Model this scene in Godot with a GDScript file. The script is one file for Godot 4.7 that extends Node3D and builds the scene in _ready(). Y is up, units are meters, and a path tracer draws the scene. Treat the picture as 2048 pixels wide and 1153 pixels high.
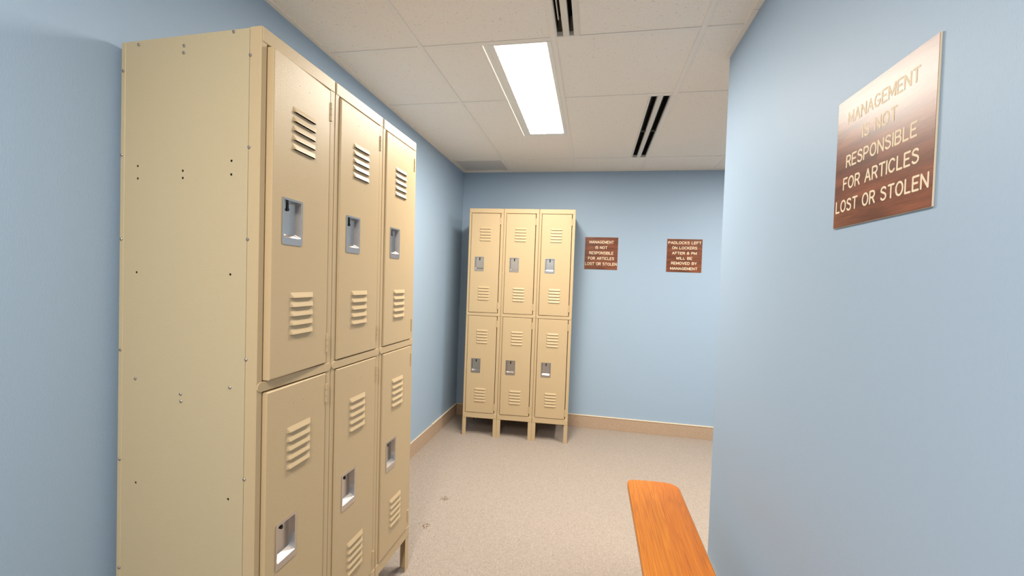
extends Node3D
# A locker room: blue vinyl walls, tan steel lockers in two rows, a wooden bench, a lay-in tile ceiling.

# ---------------------------------------------------------------- sizes (metres)
const HC := 2.4192        # ceiling height
const ZB := -3.9776       # back wall
const XR := 1.8739        # face of the partition wall
const ZR := -2.0235       # far end of the partition wall
const ZF := 2.4           # wall behind the camera
const XE := 4.3           # far side wall of the area beyond the partition
const ZE := 0.3           # wall that closes that area
const W := 0.3048         # one locker
const H := 1.9786
const D := 0.442

const LAMP_COLOR := Color(1.0, 0.968, 0.915)
const LAMP_ENERGY := [4.7, 6.0, 6.4]   # over the lockers, behind the camera, beyond the partition
const EXPOSURE := 1.05

var M := {}
var taken := {}

func _ready() -> void:
	setup_camera()
	make_materials()
	build_shell()
	build_ceiling()
	build_lamps_and_vents()
	build_lockers()
	build_bench()
	build_signs()
	build_floor_marks()

# ---------------------------------------------------------------- camera, environment
func setup_camera() -> void:
	var cam := Camera3D.new()
	cam.name = "camera"
	cam.fov = rad_to_deg(2.0 * atan(576.5 / 846.69))
	cam.near = 0.02
	cam.far = 60.0
	cam.transform = Transform3D(Basis(Vector3.UP, 0.1879) * Basis(Vector3.RIGHT, -0.0163) * Basis(Vector3.BACK, 0.0371), Vector3(1.2985, 1.3599, 0.0787))
	add_child(cam)
	cam.current = true
	var e := Environment.new()
	e.background_mode = Environment.BG_COLOR
	e.background_color = Color(0, 0, 0)
	e.tonemap_mode = Environment.TONE_MAPPER_LINEAR
	e.tonemap_exposure = EXPOSURE
	e.sdfgi_enabled = true
	e.ssao_enabled = true
	e.ssil_enabled = true
	var we := WorldEnvironment.new()
	we.name = "environment"
	we.environment = e
	add_child(we)

# ---------------------------------------------------------------- naming helpers
func numbered(called: String) -> String:
	var n: int = taken.get(called, 0)
	taken[called] = n + 1
	return called if n == 0 else "%s_%03d" % [called, n]

func thing(called: String, label: String, category: String, xf := Transform3D.IDENTITY, group := "") -> Node3D:
	var o := Node3D.new()
	o.name = numbered(called)
	add_child(o)
	o.transform = xf
	o.set_meta("label", label)
	o.set_meta("category", category)
	if group != "":
		o.set_meta("group", group)
	return o

func structure(called: String, label := "") -> Node3D:
	var o := Node3D.new()
	o.name = called
	add_child(o)
	o.set_meta("kind", "structure")
	if label != "":
		o.set_meta("label", label)
	return o

func part(called: String, mesh: Mesh, mat: Material, parent: Node, xf := Transform3D.IDENTITY) -> MeshInstance3D:
	var o := MeshInstance3D.new()
	o.name = called
	o.mesh = mesh
	o.material_override = mat
	o.transform = xf
	o.cast_shadow = GeometryInstance3D.SHADOW_CASTING_SETTING_ON
	parent.add_child(o, true)
	return o

func solid(called: String, mesh: Mesh, mat: Material, label := "") -> MeshInstance3D:
	var o := part(called, mesh, mat, self)
	o.set_meta("kind", "structure")
	if label != "":
		o.set_meta("label", label)
	return o

# ---------------------------------------------------------------- mesh helpers
func begin() -> SurfaceTool:
	var st := SurfaceTool.new()
	st.begin(Mesh.PRIMITIVE_TRIANGLES)
	return st

func tri(st: SurfaceTool, a: Vector3, b: Vector3, c: Vector3, out: Vector3) -> void:
	var n := (b - a).cross(c - a)
	if n.length_squared() < 1e-18:
		return
	n = n.normalized()
	var p := [a, b, c]
	if n.dot(out) > 0.0:
		p = [a, c, b]      # front faces run clockwise
	else:
		n = -n
	for v in p:
		st.set_normal(n)
		st.set_uv(Vector2(v.x, -v.y))
		st.add_vertex(v)

func quad(st: SurfaceTool, a: Vector3, b: Vector3, c: Vector3, d: Vector3, out: Vector3) -> void:
	tri(st, a, b, c, out)
	tri(st, a, c, d, out)

# box from lo to hi with chamfered edges
func add_box(st: SurfaceTool, lo: Vector3, hi: Vector3, r := 0.0) -> void:
	var c := (lo + hi) * 0.5
	var h := (hi - lo) * 0.5
	r = minf(r, minf(h.x, minf(h.y, h.z)) * 0.9)
	for ax in 3:
		var u := (ax + 1) % 3
		var v := (ax + 2) % 3
		for s in [-1.0, 1.0]:
			var q := []
			for k in [[-1, -1], [1, -1], [1, 1], [-1, 1]]:
				var p := Vector3.ZERO
				p[ax] = s * h[ax]
				p[u] = k[0] * (h[u] - r)
				p[v] = k[1] * (h[v] - r)
				q.append(c + p)
			var o := Vector3.ZERO
			o[ax] = s
			quad(st, q[0], q[1], q[2], q[3], o)
	if r <= 0.0:
		return
	for ax in 3:
		var u := (ax + 1) % 3
		var v := (ax + 2) % 3
		for su in [-1.0, 1.0]:
			for sv in [-1.0, 1.0]:
				var q := []
				for k in [[-1, 0], [1, 0], [1, 1], [-1, 1]]:
					var p := Vector3.ZERO
					p[ax] = k[0] * (h[ax] - r)
					p[u] = su * (h[u] - (r if k[1] == 0 else 0.0))
					p[v] = sv * (h[v] - (0.0 if k[1] == 0 else r))
					q.append(c + p)
				var o := Vector3.ZERO
				o[u] = su
				o[v] = sv
				quad(st, q[0], q[1], q[2], q[3], o)
	for sx in [-1.0, 1.0]:
		for sy in [-1.0, 1.0]:
			for sz in [-1.0, 1.0]:
				var a := c + Vector3(sx * h.x, sy * (h.y - r), sz * (h.z - r))
				var b := c + Vector3(sx * (h.x - r), sy * h.y, sz * (h.z - r))
				var d := c + Vector3(sx * (h.x - r), sy * (h.y - r), sz * h.z)
				tri(st, a, b, d, Vector3(sx, sy, sz))

func box_mesh(lo: Vector3, hi: Vector3, r := 0.0) -> ArrayMesh:
	var st := begin()
	add_box(st, lo, hi, r)
	return done(st)

func done(st: SurfaceTool) -> ArrayMesh:
	st.generate_tangents()
	return st.commit()

# a convex outline in the xy plane, front at z = zf, back at z = zb, front edge bevelled with several steps
func add_slab(st: SurfaceTool, outline: PackedVector2Array, zf: float, zb: float, bevel: float, steps := 3) -> void:
	var n := outline.size()
	var mid := Vector2.ZERO
	for p in outline:
		mid += p / n
	var nrm := PackedVector2Array()
	for i in n:
		var e0 := (outline[i] - outline[(i + n - 1) % n]).normalized().orthogonal()
		var e1 := (outline[(i + 1) % n] - outline[i]).normalized().orthogonal()
		var m := (e0 + e1).normalized()
		if m.dot(outline[i] - mid) < 0.0:
			m = -m
		nrm.append(m / maxf(0.5, absf(m.dot(e0))))
	var rings := []
	for k in steps + 1:
		var a := PI * 0.5 * k / steps
		var ring := PackedVector3Array()
		for i in n:
			var q := outline[i] - nrm[i] * bevel * (1.0 - sin(a))
			ring.append(Vector3(q.x, q.y, zf - bevel * (1.0 - cos(a))))
		rings.append(ring)
	var last := PackedVector3Array()
	for i in n:
		last.append(Vector3(outline[i].x, outline[i].y, zb))
	rings.append(last)
	var c := Vector3(mid.x, mid.y, (zf + zb) * 0.5)
	for k in rings.size() - 1:
		for i in n:
			var j := (i + 1) % n
			var a: Vector3 = rings[k][i]
			var b: Vector3 = rings[k][j]
			var d: Vector3 = rings[k + 1][j]
			var f: Vector3 = rings[k + 1][i]
			quad(st, a, b, d, f, (a + d) * 0.5 - c)
	for i in n:
		var j := (i + 1) % n
		tri(st, Vector3(mid.x, mid.y, zf), rings[0][i], rings[0][j], Vector3.BACK)
		tri(st, Vector3(mid.x, mid.y, zb), last[i], last[j], Vector3.FORWARD)

func rounded(x0: float, y0: float, x1: float, y1: float, radii: Array, steps := 6) -> PackedVector2Array:
	# radii: bottom left, bottom right, top right, top left
	var out := PackedVector2Array()
	var corners := [[x0, y0, 1, 1, PI], [x1, y0, -1, 1, 1.5 * PI], [x1, y1, -1, -1, 0.0], [x0, y1, 1, -1, 0.5 * PI]]
	for k in 4:
		var q = corners[k]
		var r: float = radii[k]
		if r <= 0.0:
			out.append(Vector2(q[0], q[1]))
			continue
		for i in steps + 1:
			var a: float = q[4] + 0.5 * PI * i / steps
			out.append(Vector2(q[0] + q[2] * r + cos(a) * r, q[1] + q[3] * r + sin(a) * r))
	return out

# a sheet in the plane z = zf with rectangular holes [x0, y0, x1, y1] and round holes [x, y, r]
func add_sheet(st: SurfaceTool, r: Array, zf: float, holes: Array, round_holes: Array, out := Vector3.BACK) -> void:
	var xs := [r[0], r[2]]
	var ys := [r[1], r[3]]
	for h in holes:
		xs.append_array([h[0], h[2]])
		ys.append_array([h[1], h[3]])
	for h in round_holes:
		xs.append_array([h[0] - h[2], h[0] + h[2]])
		ys.append_array([h[1] - h[2], h[1] + h[2]])
	xs = unique(xs)
	ys = unique(ys)
	for j in ys.size() - 1:
		var run := -1e9
		var cy: float = (ys[j] + ys[j + 1]) * 0.5
		for i in xs.size() - 1:
			var cx: float = (xs[i] + xs[i + 1]) * 0.5
			var cut := false
			for h in holes:
				cut = cut or (cx > h[0] and cx < h[2] and cy > h[1] and cy < h[3])
			for h in round_holes:
				cut = cut or (absf(cx - h[0]) < h[2] and absf(cy - h[1]) < h[2])
			if cut:
				if run > -1e8:
					flat(st, run, ys[j], xs[i], ys[j + 1], zf, out)
				run = -1e9
			elif run < -1e8:
				run = xs[i]
		if run > -1e8:
			flat(st, run, ys[j], xs[xs.size() - 1], ys[j + 1], zf, out)
	for h in round_holes:
		var c := Vector3(h[0], h[1], zf)
		for k in 4:
			var a0 := PI * 0.5 * k
			var corner: Vector3 = c + Vector3(cos(a0 + PI / 4), sin(a0 + PI / 4), 0) * h[2] * sqrt(2.0)
			for s in 3:
				var p: Vector3 = c + Vector3(cos(a0 + PI / 6 * s), sin(a0 + PI / 6 * s), 0) * h[2]
				var q: Vector3 = c + Vector3(cos(a0 + PI / 6 * (s + 1)), sin(a0 + PI / 6 * (s + 1)), 0) * h[2]
				tri(st, corner, p, q, out)
				quad(st, p, q, q - out * 0.0015, p - out * 0.0015, c - p)

func flat(st: SurfaceTool, x0: float, y0: float, x1: float, y1: float, z: float, out: Vector3) -> void:
	quad(st, Vector3(x0, y0, z), Vector3(x1, y0, z), Vector3(x1, y1, z), Vector3(x0, y1, z), out)

func unique(a: Array) -> Array:
	a.sort()
	var out := [a[0]]
	for v in a:
		if v - out[out.size() - 1] > 1e-6:
			out.append(v)
	return out

# surface of revolution about z at (x, y): profile of [radius, z]
func add_lathe(st: SurfaceTool, at: Vector3, profile: Array, axis_basis := Basis.IDENTITY, n := 10) -> void:
	for k in profile.size() - 1:
		for i in n:
			var a0 := TAU * i / n
			var a1 := TAU * (i + 1) / n
			var q := []
			for e in [[profile[k], a0], [profile[k], a1], [profile[k + 1], a1], [profile[k + 1], a0]]:
				q.append(at + axis_basis * Vector3(cos(e[1]) * e[0][0], sin(e[1]) * e[0][0], e[0][1]))
			var dr: float = profile[k + 1][0] - profile[k][0]
			var dz: float = profile[k + 1][1] - profile[k][1]
			var am := (a0 + a1) * 0.5
			var out := axis_basis * Vector3(cos(am) * -dz, sin(am) * -dz, dr)
			var o2 := axis_basis * Vector3(cos(am), sin(am), 0.0)
			if absf(dz) > 1e-6 and out.dot(o2) < 0.0:
				out = -out
			elif absf(dz) <= 1e-6:
				out = axis_basis * Vector3(0, 0, 1.0 if profile[k][1] > 0 else -1.0)
			quad(st, q[0], q[1], q[2], q[3], out)

# ---------------------------------------------------------------- textures
func grey_image(n: int, data: PackedFloat32Array) -> Image:
	var b := PackedByteArray()
	b.resize(n * n)
	for i in n * n:
		b[i] = int(clampf(data[i], 0.0, 1.0) * 255.0)
	return Image.create_from_data(n, n, false, Image.FORMAT_L8, b)

func to_texture(im: Image) -> ImageTexture:
	return ImageTexture.create_from_image(im)

# short strokes strewn over a tile that wraps round
func strokes(n: int, count: int, len_lo: int, len_hi: int, vertical: bool, strength: float, base: float, rng: RandomNumberGenerator) -> PackedFloat32Array:
	var d := PackedFloat32Array()
	d.resize(n * n)
	d.fill(base)
	for k in count:
		var x := rng.randi_range(0, n - 1)
		var y := rng.randi_range(0, n - 1)
		var l := rng.randi_range(len_lo, len_hi)
		var s := rng.randf_range(-strength, strength)
		for i in l:
			var f := sin(PI * (i + 0.5) / l) * s
			var px := x if vertical else (x + i) % n
			var py := (y + i) % n if vertical else y
			d[py * n + px] += f
			if vertical:
				d[py * n + (px + 1) % n] += f * 0.6
			else:
				d[((py + 1) % n) * n + px] += f * 0.6
	return d

func colored(n: int, data: PackedFloat32Array, a: Color, b: Color) -> ImageTexture:
	var im := Image.create(n, n, false, Image.FORMAT_RGB8)
	for y in n:
		for x in n:
			im.set_pixel(x, y, a.lerp(b, clampf(data[y * n + x], 0.0, 1.0)))
	return to_texture(im)

func noise_field(n: int, freq: float, stretch_x: float, stretch_y: float, seed_: int, octaves := 3) -> PackedFloat32Array:
	# wraps round: the noise is read on a torus blended by mirrored halves
	var f := FastNoiseLite.new()
	f.seed = seed_
	f.frequency = freq
	f.noise_type = FastNoiseLite.TYPE_SIMPLEX_SMOOTH
	f.fractal_octaves = octaves
	var d := PackedFloat32Array()
	d.resize(n * n)
	for y in n:
		for x in n:
			var wx := smoothstep(0.0, 0.25, float(x) / n)
			var wy := smoothstep(0.0, 0.25, float(y) / n)
			var v := f.get_noise_2d(x * stretch_x, y * stretch_y)
			if wx < 1.0:
				v = lerpf(f.get_noise_2d((x + n) * stretch_x, y * stretch_y), v, wx)
			if wy < 1.0:
				v = lerpf(f.get_noise_2d(x * stretch_x, (y + n) * stretch_y), v, wy)
			d[y * n + x] = 0.5 + 0.5 * v
	return d

func std(color: Color, rough: float, metal := 0.0) -> StandardMaterial3D:
	var m := StandardMaterial3D.new()
	m.albedo_color = color
	m.roughness = rough
	m.metallic = metal
	return m

func tri_planar(m: StandardMaterial3D, per_metre: float, world := true) -> void:
	m.uv1_triplanar = true
	m.uv1_world_triplanar = world
	m.uv1_triplanar_sharpness = 8.0
	m.uv1_scale = Vector3.ONE * per_metre

func make_materials() -> void:
	var rng := RandomNumberGenerator.new()
	rng.seed = 11
	# blue vinyl wallcovering with a fine upright weave
	var wall := std(Color(0.622, 0.706, 0.792), 0.52)
	wall.metallic_specular = 0.38
	wall.heightmap_enabled = true
	wall.heightmap_scale = 0.025
	wall.heightmap_texture = to_texture(grey_image(512, strokes(512, 16000, 6, 22, true, 0.3, 0.5, rng)))
	tri_planar(wall, 4.0)
	M.wall = wall
	# carpet: short loop pile in rows
	var pile := strokes(512, 60000, 2, 5, true, 0.3, 0.5, rng)
	var carpet := std(Color.WHITE, 0.95)
	carpet.albedo_texture = colored(512, pile, Color(0.51, 0.465, 0.425), Color(0.77, 0.71, 0.66))
	carpet.heightmap_enabled = true
	carpet.heightmap_scale = 0.25
	carpet.heightmap_texture = to_texture(grey_image(512, pile))
	tri_planar(carpet, 1.6)
	M.carpet = carpet
	var base_carpet := std(Color.WHITE, 0.95)
	base_carpet.albedo_texture = colored(512, pile, Color(0.61, 0.515, 0.43), Color(0.83, 0.725, 0.625))
	base_carpet.heightmap_enabled = true
	base_carpet.heightmap_scale = 0.2
	base_carpet.heightmap_texture = carpet.heightmap_texture
	tri_planar(base_carpet, 1.6)
	M.base_carpet = base_carpet
	M.cap = std(Color(0.9, 0.83, 0.72), 0.5)
	# mineral fibre ceiling tile: pale, with pin holes and short fissures
	var n := 1024
	var d := PackedFloat32Array()
	d.resize(n * n)
	d.fill(1.0)
	for k in 9000:
		var x := rng.randi_range(0, n - 1)
		var y := rng.randi_range(0, n - 1)
		var s := rng.randf_range(0.1, 0.45)
		var l := 1 if rng.randf() < 0.8 else rng.randi_range(2, 3)
		if rng.randf() < 0.05:
			s = rng.randf_range(0.5, 0.9)
			l = rng.randi_range(2, 4)
		for i in l:
			d[y * n + (x + i) % n] -= s
			d[((y + 1) % n) * n + (x + i) % n] -= s * 0.5
	for i in n * n:
		d[i] += rng.randf_range(-0.06, 0.0)
	var tile := std(Color.WHITE, 0.9)
	tile.albedo_texture = colored(n, d, Color(0.5, 0.46, 0.42), Color(0.985, 0.95, 0.9))
	tri_planar(tile, 0.82)
	M.tile = tile
	M.tee = std(Color(0.955, 0.925, 0.88), 0.6)
	# return air panel: grey, finely perforated
	var g := PackedFloat32Array()
	g.resize(256 * 256)
	g.fill(1.0)
	for y in 256:
		for x in 256:
			if (x % 16) > 8 and (y % 16) > 8:
				g[y * 256 + x] = 0.0
	var grille := std(Color.WHITE, 0.6)
	grille.albedo_texture = colored(256, g, Color(0.66, 0.635, 0.6), Color(0.9, 0.875, 0.84))
	tri_planar(grille, 10.0)
	M.grille = grille
	M.lamp_frame = std(Color(0.94, 0.93, 0.9), 0.35)
	var glow := std(Color(0.95, 0.95, 0.95), 0.5)
	glow.emission_enabled = true
	glow.emission = LAMP_COLOR
	glow.emission_energy_multiplier = 3.0
	M.glow = glow
	M.vent = std(Color(0.9, 0.87, 0.82), 0.45)
	M.vent_dark = std(Color(0.12, 0.115, 0.1), 0.6)
	M.vent_blade = std(Color(0.5, 0.48, 0.42), 0.35, 0.6)
	# tan enamel on steel, with the faint orange peel of a sprayed coat
	var peel := to_texture(grey_image(256, noise_field(256, 0.09, 1.0, 1.0, 5)))
	var tan := std(Color(0.76, 0.665, 0.52), 0.4)
	tan.metallic_specular = 0.36
	tan.heightmap_enabled = true
	tan.heightmap_scale = 0.02
	tan.heightmap_texture = peel
	tri_planar(tan, 9.0, false)
	M.tan = tan
	var tan2: StandardMaterial3D = tan.duplicate()
	tan2.albedo_color = Color(0.745, 0.675, 0.542)
	M.tan_side = tan2
	# nickel plated recessed pulls, brushed
	var brushed := to_texture(grey_image(256, strokes(256, 5000, 10, 60, true, 0.2, 0.5, rng)))
	var nickel := std(Color(0.80, 0.78, 0.765), 0.24, 1.0)
	nickel.heightmap_enabled = true
	nickel.heightmap_scale = 0.012
	nickel.heightmap_texture = brushed
	tri_planar(nickel, 12.0, false)
	M.nickel = nickel
	M.dark = std(Color(0.1, 0.095, 0.09), 0.5, 0.3)
	M.screw = std(Color(0.66, 0.62, 0.6), 0.3, 0.8)
	M.recess = std(Color(0.16, 0.15, 0.17), 0.5)
	# honey oak
	M.oak = [oak(31, Color(0.60, 0.305, 0.03), Color(0.85, 0.52, 0.10)), oak(47, Color(0.585, 0.285, 0.025), Color(0.835, 0.49, 0.085))]
	M.pedestal = std(Color(0.3, 0.29, 0.28), 0.5, 0.2)
	# walnut print laminate of the signs: bands and fine pores along x
	var band := noise_field(512, 0.006, 0.35, 2.6, 77, 4)
	var fine := strokes(512, 9000, 20, 90, false, 0.16, 0.0, rng)
	for i in band.size():
		band[i] = clampf(0.5 + (band[i] - 0.5) * 1.6 + fine[i], 0.0, 1.0)
	var lam := std(Color.WHITE, 0.31)
	lam.metallic_specular = 0.42
	lam.albedo_texture = colored(512, band, Color(0.36, 0.2, 0.135), Color(0.56, 0.33, 0.225))
	tri_planar(lam, 2.6, false)
	M.laminate = lam
	M.core = std(Color(0.86, 0.8, 0.7), 0.5)
	M.letter = std(Color(0.92, 0.855, 0.75), 0.8)
	M.letter.metallic_specular = 0.25
	M.stain = std(Color(0.47, 0.33, 0.2), 0.95)

func oak(seed_: int, a: Color, b: Color) -> StandardMaterial3D:
	var rng := RandomNumberGenerator.new()
	rng.seed = seed_
	var n := 512
	# u runs across the board, v along it
	var broad := noise_field(n, 0.004, 4.5, 0.4, seed_, 3)
	var pores := strokes(n, 5200, 30, 130, true, 0.2, 0.0, rng)
	for i in broad.size():
		var ring := 0.5 + 0.5 * sin(broad[i] * 46.0)
		broad[i] = clampf(0.3 + 0.4 * broad[i] + 0.22 * ring + pores[i] * 0.8, 0.0, 1.0)
	var m := std(Color.WHITE, 0.36)
	m.albedo_texture = colored(n, broad, a, b)
	m.uv1_scale = Vector3(2.4, 0.9, 1)
	return m

# ---------------------------------------------------------------- the room
func build_shell() -> void:
	var t := 0.15
	var top := 2.75
	solid("floor", box_mesh(Vector3(-t, -0.2, ZB - t), Vector3(XE + t, 0, ZF + t)), M.carpet, "beige looped carpet floor")
	solid("wall_left", box_mesh(Vector3(-t, 0, ZB - t), Vector3(0, top, ZF + t)), M.wall, "blue vinyl wall behind the long row of lockers")
	solid("wall_back", box_mesh(Vector3(0, 0, ZB - t), Vector3(XE + t, top, ZB)), M.wall, "blue vinyl wall with two brown signs")
	solid("wall_right", box_mesh(Vector3(XR, 0, ZR), Vector3(XR + 0.12, top, ZF + t), 0.004), M.wall, "blue vinyl partition wall with one large brown sign")
	solid("wall_front", box_mesh(Vector3(0, 0, ZF), Vector3(XR, top, ZF + t)), M.wall)
	solid("wall_side", box_mesh(Vector3(XE, 0, ZB), Vector3(XE + t, top, ZE)), M.wall)
	solid("wall_passage", box_mesh(Vector3(XR + 0.12, 0, ZE), Vector3(XE + t, top, ZE + t)), M.wall)
	# carpet covered base with a pale cap strip
	var bb := 0.112
	var base := structure("baseboard_left", "carpet covered base along the side wall")
	part("base_strip", box_mesh(Vector3(0, 0, ZB), Vector3(0.009, bb, ZF), 0.001), M.base_carpet, base)
	part("cap_strip", box_mesh(Vector3(0, bb, ZB), Vector3(0.014, bb + 0.009, -3.318), 0.002), M.cap, base)
	part("cap_strip", box_mesh(Vector3(0, bb, -3.316), Vector3(0.008, bb + 0.004, ZF), 0.001), M.cap, base)
	base = structure("baseboard_back", "carpet covered base along the back wall")
	part("base_strip", box_mesh(Vector3(0.009, 0, ZB), Vector3(XE, bb, ZB + 0.009), 0.001), M.base_carpet, base)
	part("cap_strip", box_mesh(Vector3(0.014, bb, ZB), Vector3(XE, bb + 0.009, ZB + 0.013), 0.002), M.cap, base)
	base = structure("baseboard_right", "carpet covered base along the partition wall")
	part("base_strip", box_mesh(Vector3(XR - 0.009, 0, ZR), Vector3(XR, bb, ZF), 0.001), M.base_carpet, base)
	part("cap_strip", box_mesh(Vector3(XR - 0.013, bb, ZR), Vector3(XR, bb + 0.009, ZF), 0.002), M.cap, base)

const FIXTURES := [[0.766, -2.985, 1.0764, -1.787], [0.766, 0.05, 1.0764, 1.248], [2.604, -2.985, 2.9145, -1.787]]
const VENT_A := [1.566, -3.562, 1.6891, -2.391]
const VENT_B := [1.1004, -1.763, 1.202, -0.572]
const RETURN_PANEL := [0.022, -3.9556, 0.4637, -3.58]

func build_ceiling() -> void:
	var c := structure("ceiling", "lay-in ceiling of pale speckled tiles")
	part("ceiling_deck", box_mesh(Vector3(-0.15, 2.75, ZB - 0.15), Vector3(XE + 0.15, 2.85, ZF + 0.15)), M.tee, c)
	var xs := [0.0, 0.4757, 1.0884, 1.7011, 2.3138, 2.9265, 3.5392, 4.1519, XE]
	var zs := [ZB, -3.568, -2.379, -1.775, -0.56, 0.04, 1.26, ZF]
	var cut := [FIXTURES[0], FIXTURES[1], FIXTURES[2], VENT_A, VENT_B, RETURN_PANEL]
	var wall_box := [XR - 0.022, ZR - 0.0145, XR + 0.142, ZF]
	for i in xs.size() - 1:
		for j in zs.size() - 1:
			var pieces := [[xs[i], zs[j], xs[i + 1], zs[j + 1]]]
			for k in cut:
				pieces = minus(pieces, k)
			pieces = minus(pieces, wall_box)
			for p in pieces:
				if p[2] - p[0] < 0.03 or p[3] - p[1] < 0.03 or (p[0] > XR and p[1] > ZE):
					continue
				# a tile stops short of the bars that carry it; where it is trimmed round a fitting it runs up to it
				var lo := Vector3(p[0] + (0.002 if p[0] == xs[i] else 0.0), HC + 0.0034, p[1] + (0.002 if p[1] == zs[j] else 0.0))
				var hi := Vector3(p[2] - (0.002 if p[2] == xs[i + 1] else 0.0), HC + 0.018, p[3] - (0.002 if p[3] == zs[j + 1] else 0.0))
				part("ceiling_tile", box_mesh(lo, hi), M.tile, c)
	# tee bars: long ones run away from the camera, short ones across
	for x in xs.slice(1, xs.size() - 1):
		if x > XR:
			part("tee_bar", box_mesh(Vector3(x - 0.012, HC, ZB), Vector3(x + 0.012, HC + 0.0034, ZE), 0.0006), M.tee, c)
		else:
			part("tee_bar", box_mesh(Vector3(x - 0.012, HC, ZB), Vector3(x + 0.012, HC + 0.0034, ZF), 0.0006), M.tee, c)
	for z in zs.slice(1, zs.size() - 1):
		for i in xs.size() - 1:
			var x0: float = xs[i] + 0.012
			var x1: float = xs[i + 1] - 0.012
			var runs := [[x0, z - 0.012, x1, z + 0.012]]
			for k in cut:
				runs = minus(runs, k)
			runs = minus(runs, wall_box)
			for p in runs:
				if p[2] - p[0] > 0.03 and not (p[0] > XR and p[1] > ZE):
					part("cross_tee", box_mesh(Vector3(p[0], HC + 0.0003, p[1]), Vector3(p[2], HC + 0.0034, p[3]), 0.0006), M.tee, c)
	part("tee_bar", box_mesh(Vector3(0.752, HC, -2.986), Vector3(0.764, HC + 0.0034, -1.775), 0.0006), M.tee, c)
	# wall angles
	var a := structure("trim_1", "pale metal angle along the side wall")
	part("angle_strip", box_mesh(Vector3(0, HC - 0.0012, ZB), Vector3(0.02, HC + 0.003, ZF)), M.tee, a)
	a = structure("trim_2", "pale metal angle along the back wall")
	part("angle_strip", box_mesh(Vector3(0.02, HC - 0.0012, ZB), Vector3(XE, HC + 0.003, ZB + 0.02)), M.tee, a)
	a = structure("trim_3", "pale metal angle round the top of the partition wall")
	part("angle_strip", box_mesh(Vector3(XR - 0.022, HC - 0.0015, ZR - 0.01), Vector3(XR, HC + 0.004, -1.6715)), M.tee, a)
	part("angle_strip", box_mesh(Vector3(XR - 0.022, HC - 0.0015, -1.6685), Vector3(XR, HC + 0.004, ZF)), M.tee, a)
	part("angle_strip", box_mesh(Vector3(XR, HC - 0.0015, ZR - 0.01), Vector3(XR + 0.142, HC + 0.004, ZR)), M.tee, a)
	part("angle_strip", box_mesh(Vector3(XR + 0.12, HC - 0.0015, ZR), Vector3(XR + 0.142, HC + 0.004, ZE)), M.tee, a)

func minus(rects: Array, c: Array) -> Array:
	var out := []
	for r in rects:
		if c[0] >= r[2] or c[2] <= r[0] or c[1] >= r[3] or c[3] <= r[1]:
			out.append(r)
			continue
		if c[1] > r[1]:
			out.append([r[0], r[1], r[2], c[1]])
		if c[3] < r[3]:
			out.append([r[0], c[3], r[2], r[3]])
		var z0: float = maxf(r[1], c[1])
		var z1: float = minf(r[3], c[3])
		if c[0] > r[0]:
			out.append([r[0], z0, c[0], z1])
		if c[2] < r[2]:
			out.append([c[2], z0, r[2], z1])
	return out

# ---------------------------------------------------------------- lamps and vents
func build_lamps_and_vents() -> void:
	ceiling_lamp(FIXTURES[0], "long white fluorescent ceiling light panel near the lockers", LAMP_ENERGY[0])
	ceiling_lamp(FIXTURES[1], "long white fluorescent ceiling light panel behind the camera", LAMP_ENERGY[1])
	ceiling_lamp(FIXTURES[2], "long white fluorescent ceiling light panel beyond the partition wall", LAMP_ENERGY[2])
	vent(VENT_A, [[1.578, 1.614], [1.643, 1.6815]], [-2.962], "two-slot black ceiling vent near the back wall")
	vent(VENT_B, [[1.107, 1.1325], [1.159, 1.178]], [], "two-slot ceiling vent nearer than the light panel")
	var r := RETURN_PANEL
	var t := thing("return_panel", "small grey ceiling panel in the back corner above the lockers", "ceiling panel", Transform3D(Basis.IDENTITY, Vector3(r[0], HC, r[1])))
	part("panel", box_mesh(Vector3(0.001, 0.016, 0.001), Vector3(r[2] - r[0] - 0.001, 0.020, r[3] - r[1] - 0.001)), M.grille, t)
	var st := begin()
	var w: float = r[2] - r[0]
	var l: float = r[3] - r[1]
	add_box(st, Vector3(0, 0.002, 0), Vector3(0.004, 0.018, l))
	add_box(st, Vector3(w - 0.004, 0.002, 0), Vector3(w, 0.018, l))
	add_box(st, Vector3(0.004, 0.002, 0), Vector3(w - 0.004, 0.018, 0.004))
	add_box(st, Vector3(0.004, 0.002, l - 0.004), Vector3(w - 0.004, 0.018, l))
	part("panel_frame", done(st), M.tee, t)

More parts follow.
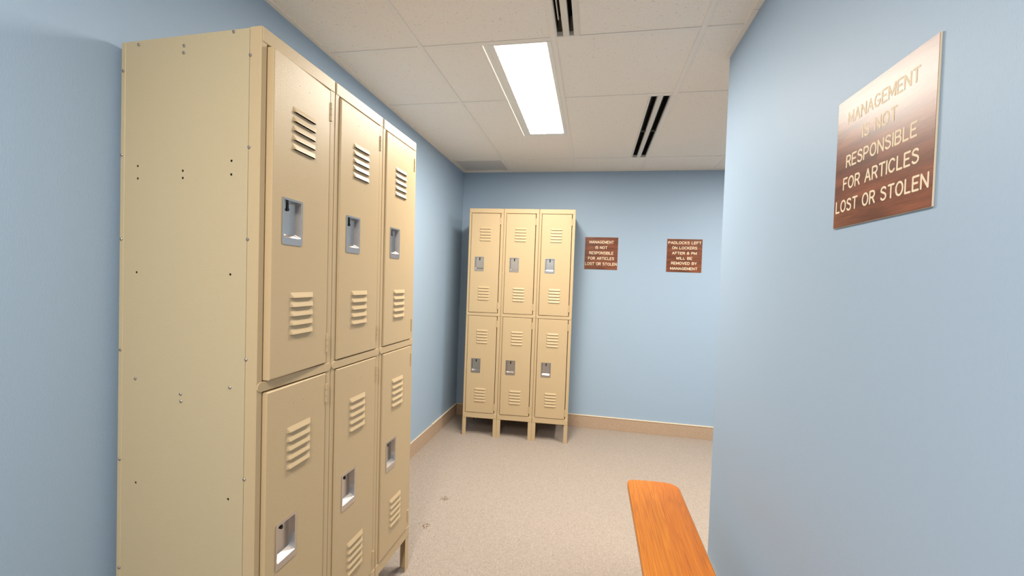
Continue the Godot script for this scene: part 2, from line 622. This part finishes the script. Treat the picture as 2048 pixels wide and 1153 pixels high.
func ceiling_lamp(r: Array, label: String, energy: float) -> void:
	var t := thing("ceiling_light", label, "ceiling light", Transform3D(Basis.IDENTITY, Vector3(r[0], HC, r[1])), "fluorescent ceiling lights")
	var w: float = r[2] - r[0]
	var l: float = r[3] - r[1]
	# lens from x 0.052 to w - 0.022, from z 0.05 to l - 0.004
	var x0 := 0.054
	var x1 := w - 0.021
	var z0 := 0.05
	var z1 := l - 0.006
	# the lens reaches over the frame, so that a bright slit shows along the ill-fitting outer edges
	part("frame_bar", box_mesh(Vector3(0.0022, 0.0, 0.0025), Vector3(0.022, 0.0035, l), 0.001), M.lamp_frame, t)
	part("frame_bar", box_mesh(Vector3(0.0225, -0.002, 0.0025), Vector3(x0, 0.0035, l), 0.0015), M.lamp_frame, t)
	part("frame_bar", box_mesh(Vector3(x1, -0.002, 0.0), Vector3(w, 0.0035, l), 0.0015), M.lamp_frame, t)
	part("frame_bar", box_mesh(Vector3(x0, -0.0015, 0.0025), Vector3(x1, 0.0035, z0), 0.0015), M.lamp_frame, t)
	part("frame_bar", box_mesh(Vector3(x0, -0.0015, z1), Vector3(x1, 0.0035, l), 0.0012), M.lamp_frame, t)
	part("frame_lip", box_mesh(Vector3(0.15, -0.0005, 0.0), Vector3(x1, 0.003, 0.0024)), M.lamp_frame, t)
	part("housing", box_mesh(Vector3(0.0, 0.02, 0), Vector3(w, 0.09, l)), M.lamp_frame, t)
	part("diffuser", box_mesh(Vector3(0.0005, 0.004, 0.0005), Vector3(x1 + 0.004, 0.012, z1 + 0.002)), M.glow, t)
	var a := AreaLight3D.new()
	a.name = "lamp_glow"
	a.area_size = Vector2(x1 - x0, z1 - z0)
	a.light_color = LAMP_COLOR
	a.light_energy = energy
	a.area_range = 14.0
	a.area_attenuation = 2.0
	a.shadow_enabled = true
	a.transform = Transform3D(Basis(Vector3.RIGHT, -PI / 2), Vector3((x0 + x1) * 0.5, 0.002, (z0 + z1) * 0.5))
	t.add_child(a)

func vent(r: Array, slots: Array, cross: Array, label: String) -> void:
	var t := thing("ceiling_vent", label, "vent", Transform3D(Basis.IDENTITY, Vector3(r[0], HC, r[1])), "two-slot ceiling vents")
	var l: float = r[3] - r[1]
	var e := 0.006
	var edges := [r[0]]
	for s in slots:
		edges.append_array(s)
	edges.append(r[2])
	for k in 3:
		var a: float = edges[2 * k] - r[0]
		var b: float = edges[2 * k + 1] - r[0]
		part("rail", box_mesh(Vector3(a, -0.001, 0), Vector3(b, 0.02, l), 0.0012), M.vent, t)
	for k in 2:
		var a: float = edges[2 * k + 1] - r[0]
		var b: float = edges[2 * k + 2] - r[0]
		part("end_stop", box_mesh(Vector3(a, 0, 0), Vector3(b, 0.02, e)), M.vent, t)
		part("end_stop", box_mesh(Vector3(a, 0, l - e), Vector3(b, 0.02, l)), M.vent, t)
		for z in cross:
			part("cross_rib", box_mesh(Vector3(a, 0.002, z - r[1] - 0.002), Vector3(b, 0.012, z - r[1] + 0.002)), M.vent_blade, t)
		var side := box_mesh(Vector3(a, 0.02, 0), Vector3(a + 0.001, 0.09, l))
		part("slot_side", side, M.vent_dark, t)
		part("slot_side", side, M.vent_dark, t, Transform3D(Basis.IDENTITY, Vector3(b - a - 0.001, 0, 0)))
		part("slot_top", box_mesh(Vector3(a, 0.088, 0), Vector3(b, 0.09, l)), M.vent_dark, t)
	if cross.is_empty():
		part("air_blade", box_mesh(Vector3(slots[0][0] - r[0] + 0.009, 0.012, 0.1), Vector3(slots[0][0] - r[0] + 0.0135, 0.03, l - 0.1), 0.001), M.vent, t)

# ---------------------------------------------------------------- lockers
var louver_mesh: ArrayMesh
var handle_mesh: ArrayMesh
var latch_mesh: ArrayMesh
var hinge_mesh: ArrayMesh
var screw_mesh: ArrayMesh
var door_meshes := {}
const DOORS := {
	"upper": {"y0": 1.0795, "y1": 1.9360, "louvers": [1.700, 1.189], "cup": 1.436, "hinges": [1.842, 1.114]},
	"lower": {"y0": 0.2060, "y1": 1.0470, "louvers": [0.814, 0.305], "cup": 0.552, "hinges": [0.956, 0.231]},
}
const DX0 := 0.0246
const DX1 := 0.2742
const LX0 := 0.0990
const LX1 := 0.2010
const LP := 0.0254
const LH := 0.0150
const CX0 := 0.0620
const CW := 0.0830
const CH := 0.1260

func make_locker_meshes() -> void:
	louver_mesh = make_louver()
	handle_mesh = make_handle()
	var st := begin()
	add_box(st, Vector3(-0.004, -0.020, -0.0005), Vector3(0.004, 0.0, 0.002), 0.0008)
	add_lathe(st, Vector3(0, -0.020, 0), [[0.005, 0.0015], [0.0048, 0.003], [0.0, 0.003]], Basis.IDENTITY, 10)
	latch_mesh = done(st)
	st = begin()
	for k in 3:
		add_lathe(st, Vector3(0, 0, 0), [[0.0, k * 0.0192], [0.0042, k * 0.0192], [0.0042, k * 0.0192 + 0.0182], [0.0, k * 0.0192 + 0.0182]], Basis(Vector3.RIGHT, -PI / 2), 10)
	add_box(st, Vector3(0.0, 0.0, -0.003), Vector3(0.007, 0.0566, 0.0005), 0.0004)
	hinge_mesh = done(st)
	st = begin()
	add_lathe(st, Vector3.ZERO, [[0.0042, 0.0], [0.0040, 0.0012], [0.0030, 0.0022], [0.0016, 0.0026], [0.0014, 0.0012], [0.0, 0.0012]], Basis.IDENTITY, 12)
	screw_mesh = done(st)
	for k in DOORS:
		door_meshes[k] = [make_door(DOORS[k], true), make_door(DOORS[k], false)]

# a pressed louver: hipped hood, open below; origin at its lower left corner on the door
func make_louver() -> ArrayMesh:
	var st := begin()
	var w := LX1 - LX0
	var us := [0.0, 0.0015, 0.003, 0.0045, 0.006, 0.0075, 0.009, w * 0.5]
	for k in range(6, -1, -1):
		us.append(w - us[k])
	var vs := [0.0, 0.15, 0.35, 0.55, 0.75, 0.88, 0.96, 1.0]
	var out := func(u: float, v: float) -> float:
		var e := minf(u, w - u) / 0.0085
		var t := (1.0 - v) * 1.05
		var m := minf(e, t)
		var soft := 0.12
		m = -soft * log(exp(-e / soft) + exp(-t / soft)) if m < 0.6 else m
		return 0.0062 * clampf(m, 0.0, 1.0)
	for i in us.size() - 1:
		for j in vs.size() - 1:
			var q := []
			for k in [[i, j], [i + 1, j], [i + 1, j + 1], [i, j + 1]]:
				q.append(Vector3(us[k[0]], vs[k[1]] * LH, out.call(us[k[0]], vs[k[1]])))
			quad(st, q[0], q[1], q[2], q[3], Vector3(0, 0.3, 1))
	return done(st)

# nickel pull: flat flange round a recessed pan; origin at the lower left of the flange
func make_handle() -> ArrayMesh:
	var st := begin()
	var ox0 := 0.0065
	var ox1 := CW - 0.0065
	var oy0 := 0.0195
	var oy1 := CH - 0.006
	var outline := rounded(0, 0, CW, CH, [0.006, 0.006, 0.002, 0.002], 4)
	var inner := rounded(ox0, oy0, ox1, oy1, [0.002, 0.002, 0.002, 0.002], 4)
	var deep := rounded(ox0 + 0.004, oy0 + 0.010, ox1 - 0.004, oy1 - 0.001, [0.003, 0.003, 0.002, 0.002], 4)
	var n := outline.size()
	var z := 0.0014
	for i in n:
		var j := (i + 1) % n
		var a := Vector3(outline[i].x, outline[i].y, z)
		var b := Vector3(outline[j].x, outline[j].y, z)
		var c := Vector3(inner[j].x, inner[j].y, z)
		var d := Vector3(inner[i].x, inner[i].y, z)
		var mid := Vector3(CW * 0.5, CH * 0.5, 0)
		quad(st, a, b, c, d, Vector3.BACK)
		quad(st, a, b, b - Vector3(0, 0, z), a - Vector3(0, 0, z), a - mid)
		var f := Vector3(deep[j].x, deep[j].y, -0.0165)
		var g := Vector3(deep[i].x, deep[i].y, -0.0165)
		quad(st, d, c, f, g, mid - d)
		tri(st, g, f, Vector3((ox0 + ox1) * 0.5, (oy0 + oy1) * 0.5 + 0.004, -0.0165), Vector3.BACK)
	return done(st)

func make_door(o: Dictionary, drilled: bool) -> ArrayMesh:
	var st := begin()
	var b := 0.003
	var holes := []
	for y in o.louvers:
		for k in 5:
			holes.append([LX0 + 0.004, y + k * LP - 0.0005, LX1 - 0.004, y + k * LP + 0.009])
	holes.append([CX0 + 0.005, o.cup + 0.018, CX0 + CW - 0.005, o.cup + CH - 0.005])
	var dots := []
	if drilled:
		dots = [[0.127, o.y1 - 0.054, 0.0011], [0.168, o.y1 - 0.054, 0.0011]]
	var z := 0.0045
	add_sheet(st, [DX0 + b, o.y0 + b, DX1 - b, o.y1 - b], z, holes, dots)
	# rounded edges, then the turned-in sides
	var prev := [DX0 + b, o.y0 + b, DX1 - b, o.y1 - b, z]
	for k in 4:
		var ins := b * (1.0 - sin(PI * 0.5 * (k + 1) / 3.0)) if k < 3 else 0.0
		var zz := z - b * (1.0 - cos(PI * 0.5 * (k + 1) / 3.0)) if k < 3 else -0.016
		var cur := [DX0 + ins, o.y0 + ins, DX1 - ins, o.y1 - ins, zz]
		ring(st, prev, cur)
		prev = cur
	return done(st)

func ring(st: SurfaceTool, p: Array, q: Array) -> void:
	var a := [Vector3(p[0], p[1], p[4]), Vector3(p[2], p[1], p[4]), Vector3(p[2], p[3], p[4]), Vector3(p[0], p[3], p[4])]
	var b := [Vector3(q[0], q[1], q[4]), Vector3(q[2], q[1], q[4]), Vector3(q[2], q[3], q[4]), Vector3(q[0], q[3], q[4])]
	var o := [Vector3(0, -1, 0.2), Vector3(1, 0, 0.2), Vector3(0, 1, 0.2), Vector3(-1, 0, 0.2)]
	for i in 4:
		var j := (i + 1) % 4
		quad(st, a[i], a[j], b[j], b[i], o[i])

const SIDE_SCREWS := [[0.3846, 1.9646], [0.236, 1.9484], [0.2365, 1.9302], [0.0821, 1.9697], [0.4347, 1.8977], [0.4375, 1.6706], [0.4361, 1.4415], [0.4354, 1.1384],
	[0.3835, 1.0623], [0.0786, 1.0603], [0.2336, 1.0316], [0.2317, 1.0125], [0.4329, 0.837], [0.4314, 0.5364]]
const POST_SCREWS := [1.906, 1.6745, 1.4416, 1.1353, 0.8283]
const SIDE_HOLES := [[0.3842, 1.639], [0.3837, 1.6054], [0.2356, 1.6216], [0.2354, 1.6026], [0.084, 1.6423], [0.0842, 1.6073], [0.3843, 1.3516], [0.0828, 1.3513], [0.3795, 0.7777], [0.0798, 0.7704]]

# origin at the lower left front corner; x to the right, y up, the front looks along +z
func locker(label: String, group: String, xf: Transform3D, outer_side: bool, ajar: Array, lift: float, drilled: bool) -> void:
	var t := thing("locker", label, "locker", xf, group)
	var tan: Material = M.tan
	# posts
	part("post", box_mesh(Vector3(0.001, 0.15, -0.035), Vector3(0.0218, H, 0), 0.0022), tan, t)
	part("post", box_mesh(Vector3(0.2790, 0.15, -0.035), Vector3(W - 0.001, H, 0), 0.0022), tan, t)
	# side sheets
	if outer_side:
		var st := begin()
		var dots := []
		for h in SIDE_HOLES:
			dots.append([-h[0], h[1], 0.0033])
		add_sheet(st, [-0.430, 0.155, -0.034, H - 0.0035], 0.0, [], dots)
		quad(st, Vector3(-0.430, H - 0.0035, 0), Vector3(-0.034, H - 0.0035, 0), Vector3(-0.034, H - 0.0035, -0.001), Vector3(-0.43, H - 0.0035, -0.001), Vector3.UP)
		# the sheet is drawn in xy and turned to stand across the locker
		part("side_panel", done(st), M.tan_side, t, Transform3D(Basis(Vector3(0, 0, 1), Vector3(0, 1, 0), Vector3(-1, 0, 0)), Vector3(0.0014, 0, 0)))
		for s in SIDE_SCREWS:
			part("screw", screw_mesh, M.screw, t, Transform3D(Basis(Vector3.UP, -PI / 2), Vector3(0.0012 if s[0] < 0.42 else 0.0, s[1], -s[0])))
		for y in POST_SCREWS:
			part("screw", screw_mesh, M.screw, t, Transform3D(Basis(Vector3.UP, -PI / 2), Vector3(0.0005, y, -0.031)))
	else:
		part("side_panel", box_mesh(Vector3(0.001, 0.155, -0.430), Vector3(0.002, H - 0.003, -0.034)), M.tan_side, t)
	part("side_panel", box_mesh(Vector3(W - 0.002, 0.155, -0.430), Vector3(W - 0.001, H - 0.003, -0.034)), M.tan_side, t)
	part("back_panel", box_mesh(Vector3(0.0002, 0.15, -D), Vector3(W - 0.0002, H - 0.004, -0.4285), 0.001), M.tan_side, t)
	part("top_panel", box_mesh(Vector3(0.002, H - 0.006, -0.4285), Vector3(W - 0.002, H - 0.0045, -0.03)), tan, t)
	part("shelf", box_mesh(Vector3(0.003, 1.060, -0.428), Vector3(W - 0.003, 1.066, -0.020)), tan, t)
	part("bottom_panel", box_mesh(Vector3(0.003, 0.172, -0.428), Vector3(W - 0.003, 0.175, -0.004)), tan, t)
	# front rails
	part("header", box_mesh(Vector3(0.004, 1.9400, -0.028), Vector3(W - 0.004, H + 0.0004, 0.0016), 0.0022), tan, t)
	var sd := begin()
	add_slab(sd, rounded(0.003, 1.0505, 0.3018, 1.0765, [0.0125, 0.0125, 0.0125, 0.0125], 6), 0.0028, -0.004, 0.0015, 2)
	part("divider", done(sd), tan, t)
	part("bottom_rail", box_mesh(Vector3(0.0015, 0.1570, -0.030), Vector3(W - 0.0015, 0.2030, 0.0016), 0.0022), tan, t)
	# angle iron legs; the rear ones stand where the floor carries them
	for s in [0, 1]:
		for rear in [0, 1]:
			var st := begin()
			var y0 := lift if rear else 0.0
			var x0 := 0.0005 if s == 0 else W - 0.0325
			var zf := -0.0005 if not rear else -D + 0.002
			add_box(st, Vector3(x0, y0, zf - (0.002 if not rear else 0.0)), Vector3(x0 + 0.032, 0.158, zf + (0.0 if not rear else 0.002)), 0.0006)
			var xs := x0 if s == 0 else x0 + 0.030
			if rear:
				add_box(st, Vector3(xs, y0, zf + 0.002), Vector3(xs + 0.002, 0.158, zf + 0.040), 0.0006)
			else:
				add_box(st, Vector3(xs, y0, zf - 0.040), Vector3(xs + 0.002, 0.158, zf - 0.002), 0.0006)
			part("leg", done(st), tan, t)
	# doors
	for k in 2:
		var key: String = ["upper", "lower"][k]
		var o: Dictionary = DOORS[key]
		var door := part("door", door_meshes[key][0 if drilled else 1], tan, t)
		var hinge_at := Vector3(0.2765, 0, 0.002)
		var turn := Basis(Vector3.UP, ajar[k])
		door.transform = Transform3D(turn, hinge_at - turn * hinge_at)
		for y in o.louvers:
			for i in 5:
				part("louver", louver_mesh, tan, door, Transform3D(Basis.IDENTITY, Vector3(LX0, y + i * LP, 0.0046)))
		var hd := part("recessed_handle", handle_mesh, M.nickel, door, Transform3D(Basis.IDENTITY, Vector3(CX0, o.cup, 0.0046)))
		hd.set_meta("label", "shiny nickel recessed handle")
		var la := part("latch", latch_mesh, M.dark, door, Transform3D(Basis.IDENTITY, Vector3(CX0 + CW * 0.5, o.cup + CH - 0.0075, -0.0115)))
		la.set_meta("label", "dark latch tab")
		for y in o.hinges:
			part("hinge", hinge_mesh, tan, door, Transform3D(Basis.IDENTITY, Vector3(0.2768, y, 0.0045)))

func build_lockers() -> void:
	make_locker_meshes()
	# row along the side wall: leans a little towards it
	var ra := Basis(Vector3.UP, -0.0178) * Basis(Vector3.BACK, 0.0142)
	var oa := Vector3(0.4865, 0, -0.8499)
	var names := ["tan two-door steel locker nearest the camera with its bare screwed side showing",
		"tan two-door steel locker in the middle of the row along the side wall",
		"tan two-door steel locker at the far end of the row along the side wall"]
	var ajar := [[0.052, 0.030], [0.004, 0.004], [0.002, 0.003]]
	for k in 3:
		locker(names[k], "lockers along the side wall", Transform3D(ra * Basis(Vector3.UP, PI / 2), oa + ra * Vector3(0, 0, -k * W)), k == 0, ajar[k], 0.0064, k < 2)
	# row in front of the back wall
	var rb := Basis(Vector3.UP, 0.0455)
	var ob := Vector3(0.2236, 0, -3.4729)
	names = ["small-looking tan two-door locker against the back wall, closest to the room corner",
		"middle tan two-door locker of the three against the back wall",
		"tan two-door locker against the back wall, beside the brown sign"]
	ajar = [[0.012, 0.006], [0.010, 0.012], [0.016, 0.004]]
	for k in 3:
		locker(names[k], "lockers against the back wall", Transform3D(rb, ob + rb * Vector3(k * W, 0, 0)), false, ajar[k], 0.0, false)

# ---------------------------------------------------------------- bench
func build_bench() -> void:
	# origin under the far end, x across, -z towards the far end
	var top := 0.45
	var len := 1.83
	var w := 0.229
	var t := thing("bench", "orange varnished oak bench seat beside the partition wall", "bench", Transform3D(Basis.IDENTITY, Vector3(1.493, 0, -1.984)))
	# outlines are drawn in (x, -z) and laid flat
	var lay := Transform3D(Basis(Vector3(1, 0, 0), Vector3(0, 0, -1), Vector3(0, 1, 0)), Vector3(0, top, 0))
	var mid := 0.122
	var far_l := 0.012
	for k in 2:
		var st := begin()
		var o: PackedVector2Array
		if k == 0:
			o = rounded(0.0, -len, mid, -far_l, [0.045, 0.0, 0.0, 0.030], 8)
		else:
			o = rounded(mid, -len, w, 0.0, [0.0, 0.045, 0.055, 0.0], 8)
		for i in o.size():
			# the far edge runs slightly askew
			if o[i].y > -0.2:
				var skew := 0.012 * (o[i].x / mid) if k == 0 else 0.0
				o[i].y += skew
		add_board(st, o, k == 0, mid, 0.032)
		part("board", done(st), M.oak[k], t, lay)
	for z in [0.42, 1.41]:
		var st := begin()
		var ax := Basis(Vector3.RIGHT, -PI / 2)
		add_lathe(st, Vector3(w * 0.5, 0, z), [[0.0, 0.0], [0.085, 0.0], [0.085, 0.006], [0.03, 0.014], [0.0245, 0.03], [0.0245, 0.400], [0.03, 0.410], [0.075, 0.414], [0.075, 0.418], [0.0, 0.418]], ax, 24)
		part("pedestal", done(st), M.pedestal, t)

# half of the seat: all edges rounded over except the glued one at x = seam
func add_board(st: SurfaceTool, o: PackedVector2Array, seam_right: bool, seam: float, thick: float) -> void:
	var n := o.size()
	var mid := Vector2.ZERO
	for p in o:
		mid += p / n
	var r := 0.007
	var rings := []
	var levels := []
	for k in 5:
		var a := PI * 0.5 * k / 4.0
		levels.append([r * (1.0 - sin(a)), -r * (1.0 - cos(a))])
	for k in range(4, -1, -1):
		var a := PI * 0.5 * k / 4.0
		levels.append([r * (1.0 - sin(a)), -thick + r * (1.0 - cos(a))])
	for lv in levels:
		var ringp := PackedVector3Array()
		for i in n:
			var e0 := (o[i] - o[(i + n - 1) % n]).normalized()
			var e1 := (o[(i + 1) % n] - o[i]).normalized()
			var m := Vector2(e0.y + e1.y, -e0.x - e1.x).normalized()
			var on_seam := absf(o[i].x - seam) < 0.0005
			if on_seam:
				m = Vector2(0, signf(o[i].y - mid.y))
			var q: Vector2 = o[i] - m * lv[0]
			ringp.append(Vector3(q.x, q.y, lv[1]))
		rings.append(ringp)
	var c := Vector3(mid.x, mid.y, -thick * 0.5)
	for k in rings.size() - 1:
		for i in n:
			var j := (i + 1) % n
			quad(st, rings[k][i], rings[k][j], rings[k + 1][j], rings[k + 1][i], (rings[k][i] + rings[k + 1][j]) * 0.5 - c)
	var last: int = rings.size() - 1
	for i in n:
		var j := (i + 1) % n
		tri(st, Vector3(mid.x, mid.y, 0), rings[0][i], rings[0][j], Vector3.BACK)
		tri(st, Vector3(mid.x, mid.y, -thick), rings[last][i], rings[last][j], Vector3.FORWARD)

# ---------------------------------------------------------------- signs
func ell(cx: float, cy: float, rx: float, ry: float, a0: float, a1: float) -> Array:
	var out := []
	var n := int(ceil(absf(a1 - a0) / 22.5))
	for i in n + 1:
		var a := deg_to_rad(a0 + (a1 - a0) * i / n)
		out.append(Vector2(cx + cos(a) * rx, cy + sin(a) * ry))
	return out

func pl(v: Array) -> Array:
	var out := []
	for i in range(0, v.size(), 2):
		out.append(Vector2(v[i], v[i + 1]))
	return out

# single-stroke capitals as an engraving machine cuts them: [advance width, strokes]
func glyph(ch: String) -> Array:
	match ch:
		"A": return [0.7, [pl([0, 0, 0.35, 1, 0.7, 0]), pl([0.12, 0.34, 0.58, 0.34])]]
		"B": return [0.62, [pl([0, 0, 0, 1]), pl([0, 1, 0.36, 1]) + ell(0.36, 0.765, 0.23, 0.235, 90, -90) + pl([0, 0.53]), pl([0, 0.53, 0.36, 0.53]) + ell(0.36, 0.265, 0.26, 0.265, 90, -90) + pl([0, 0])]]
		"C": return [0.68, [ell(0.36, 0.5, 0.36, 0.5, 42, 318)]]
		"D": return [0.66, [pl([0, 0, 0, 1]), pl([0, 1, 0.3, 1]) + ell(0.3, 0.5, 0.36, 0.5, 90, -90) + pl([0, 0])]]
		"E": return [0.56, [pl([0.56, 1, 0, 1, 0, 0, 0.56, 0]), pl([0, 0.52, 0.46, 0.52])]]
		"F": return [0.54, [pl([0.54, 1, 0, 1, 0, 0]), pl([0, 0.52, 0.44, 0.52])]]
		"G": return [0.7, [ell(0.36, 0.5, 0.36, 0.5, 45, 330) + pl([0.7, 0.44, 0.42, 0.44])]]
		"I": return [0.0, [pl([0, 0, 0, 1])]]
		"K": return [0.62, [pl([0, 0, 0, 1]), pl([0.58, 1, 0, 0.36]), pl([0.2, 0.56, 0.62, 0])]]
		"L": return [0.52, [pl([0, 1, 0, 0, 0.52, 0])]]
		"M": return [0.76, [pl([0, 0, 0, 1, 0.38, 0.16, 0.76, 1, 0.76, 0])]]
		"N": return [0.66, [pl([0, 0, 0, 1, 0.66, 0, 0.66, 1])]]
		"O": return [0.74, [ell(0.37, 0.5, 0.37, 0.5, 90, 270), ell(0.37, 0.5, 0.37, 0.5, -90, 90)]]
		"P": return [0.6, [pl([0, 0, 0, 1]), pl([0, 1, 0.34, 1]) + ell(0.34, 0.73, 0.26, 0.27, 90, -90) + pl([0, 0.46])]]
		"R": return [0.62, [pl([0, 0, 0, 1]), pl([0, 1, 0.34, 1]) + ell(0.34, 0.74, 0.26, 0.26, 90, -90) + pl([0, 0.48]), pl([0.34, 0.48, 0.62, 0])]]
		"S": return [0.6, [ell(0.3, 0.76, 0.28, 0.24, 25, 200) + ell(0.3, 0.26, 0.3, 0.26, 90 - 25, -155)]]
		"T": return [0.64, [pl([0, 1, 0.64, 1]), pl([0.32, 1, 0.32, 0])]]
		"V": return [0.68, [pl([0, 1, 0.34, 0, 0.68, 1])]]
		"W": return [0.92, [pl([0, 1, 0.23, 0, 0.46, 0.9, 0.69, 0, 0.92, 1])]]
		"Y": return [0.66, [pl([0, 1, 0.33, 0.48, 0.66, 1]), pl([0.33, 0.48, 0.33, 0])]]
		"8": return [0.58, [ell(0.29, 0.76, 0.24, 0.24, 90, 270), ell(0.29, 0.76, 0.24, 0.24, -90, 90), ell(0.29, 0.26, 0.29, 0.26, 90, 270), ell(0.29, 0.26, 0.29, 0.26, -90, 90)]]
	return [0.3, []]

# one line of engraved capitals centred on the origin, as long as asked
func lettering(text: String, length: float, cap: float, stroke: float) -> ArrayMesh:
	var gap := 0.26
	var x := 0.0
	var lines := []
	for ch in text:
		var g := glyph(ch)
		for s in g[1]:
			var moved := []
			for p in s:
				moved.append(p + Vector2(x, 0))
			lines.append(moved)
		x += g[0] + gap
	x -= gap
	var sx := (length - stroke) / x
	var sy := cap - stroke
	var st := begin()
	for k in lines.size():
		var p := PackedVector2Array()
		for q in lines[k]:
			var v := Vector2((q.x - x * 0.5) * sx, (q.y - 0.5) * sy)
			if p.is_empty() or p[p.size() - 1].distance_to(v) > 1e-5:
				p.append(v)
		# strokes that cross lie a hair apart, so that no two faces share a plane
		var z := 0.0003 + 0.00004 * (k % 4)
		for poly in Geometry2D.offset_polyline(PackedVector2Array(scaled(p, 1000.0)), stroke * 500.0, Geometry2D.JOIN_ROUND, Geometry2D.END_ROUND):
			var ix := Geometry2D.triangulate_polygon(poly)
			for i in range(0, ix.size(), 3):
				var a: Vector2 = poly[ix[i]] / 1000.0
				var b: Vector2 = poly[ix[i + 1]] / 1000.0
				var c: Vector2 = poly[ix[i + 2]] / 1000.0
				tri(st, Vector3(a.x, a.y, z), Vector3(b.x, b.y, z), Vector3(c.x, c.y, z), Vector3.BACK)
	return done(st)

func scaled(p: PackedVector2Array, k: float) -> PackedVector2Array:
	var out := PackedVector2Array()
	for v in p:
		out.append(v * k)
	return out

func sign_board(label: String, xf: Transform3D, w: float, h: float, lines: Array, cap: float) -> void:
	# origin at the middle of the back of the board, front along +z
	var t := thing("wall_sign", label, "sign", xf, "brown engraved signs")
	var st := begin()
	add_slab(st, rounded(-w / 2, -h / 2, w / 2, h / 2, [0.001, 0.001, 0.001, 0.001], 1), 0.0036, 0.0006, 0.0004, 1)
	part("board", done(st), M.core, t)
	part("laminate_face", box_mesh(Vector3(-w / 2 + 0.0007, -h / 2 + 0.0007, 0.0034), Vector3(w / 2 - 0.0007, h / 2 - 0.0007, 0.0042)), M.laminate, t)
	for l in lines:
		part("lettering", lettering(l[0], l[2], cap, 0.0042), M.letter, t, Transform3D(Basis.IDENTITY, Vector3(0, h / 2 - l[1], 0.0041)))

func build_signs() -> void:
	var notice := [["MANAGEMENT", 0.046, 0.223], ["IS NOT", 0.097, 0.109], ["RESPONSIBLE", 0.1475, 0.222], ["FOR ARTICLES", 0.1985, 0.238], ["LOST OR STOLEN", 0.25, 0.29]]
	var notice2 := [["MANAGEMENT", 0.050, 0.223], ["IS NOT", 0.099, 0.109], ["RESPONSIBLE", 0.1505, 0.222], ["FOR ARTICLES", 0.2015, 0.238], ["LOST OR STOLEN", 0.2525, 0.29]]
	var padlocks := [["PADLOCKS LEFT", 0.034, 0.283], ["ON LOCKERS", 0.081, 0.215], ["AFTER 8 PM", 0.1285, 0.211], ["WILL BE", 0.1745, 0.139], ["REMOVED BY", 0.2195, 0.22], ["MANAGEMENT", 0.2675, 0.234]]
	sign_board("large-looking brown sign with light lettering on the partition wall, reading lost or stolen", Transform3D(Basis(Vector3.UP, -PI / 2), Vector3(XR, 1.667, -0.933)), 0.306, 0.302, notice2, 0.0295)
	sign_board("brown square sign on the back wall next to the lockers, about lost articles", Transform3D(Basis.IDENTITY, Vector3(1.365, 1.6505, ZB)), 0.302, 0.302, notice, 0.0275)
	sign_board("brown square sign on the back wall about padlocks left on lockers", Transform3D(Basis.IDENTITY, Vector3(2.1, 1.6475, ZB)), 0.302, 0.30, padlocks, 0.0255)

# ---------------------------------------------------------------- marks on the carpet
func build_floor_marks() -> void:
	var rng := RandomNumberGenerator.new()
	rng.seed = 5
	for at in [Vector3(0.449, 0, -2.401), Vector3(0.449, 0, -2.099)]:
		var st := begin()
		for k in 26:
			var c: Vector3 = at + Vector3(rng.randfn(0, 0.016), 0.0008, rng.randfn(0, 0.012))
			var r := rng.randf_range(0.001, 0.0032)
			for i in 6:
				var a := TAU * i / 6.0
				var b := TAU * (i + 1) / 6.0
				tri(st, c + Vector3(0, 0.0006, 0), c + Vector3(cos(a) * r * 1.6, 0, sin(a) * r), c + Vector3(cos(b) * r * 1.6, 0, sin(b) * r), Vector3.UP)
		var o := part("carpet_crumbs", done(st), M.stain, self)
		o.name = numbered("carpet_crumbs")
		o.set_meta("kind", "stuff")
		o.set_meta("label", ["brown crumbs trodden into the carpet farther from the camera", "brown crumbs trodden into the carpet beside the lockers"][0 if at.z < -2.2 else 1])
		o.set_meta("category", "crumbs")
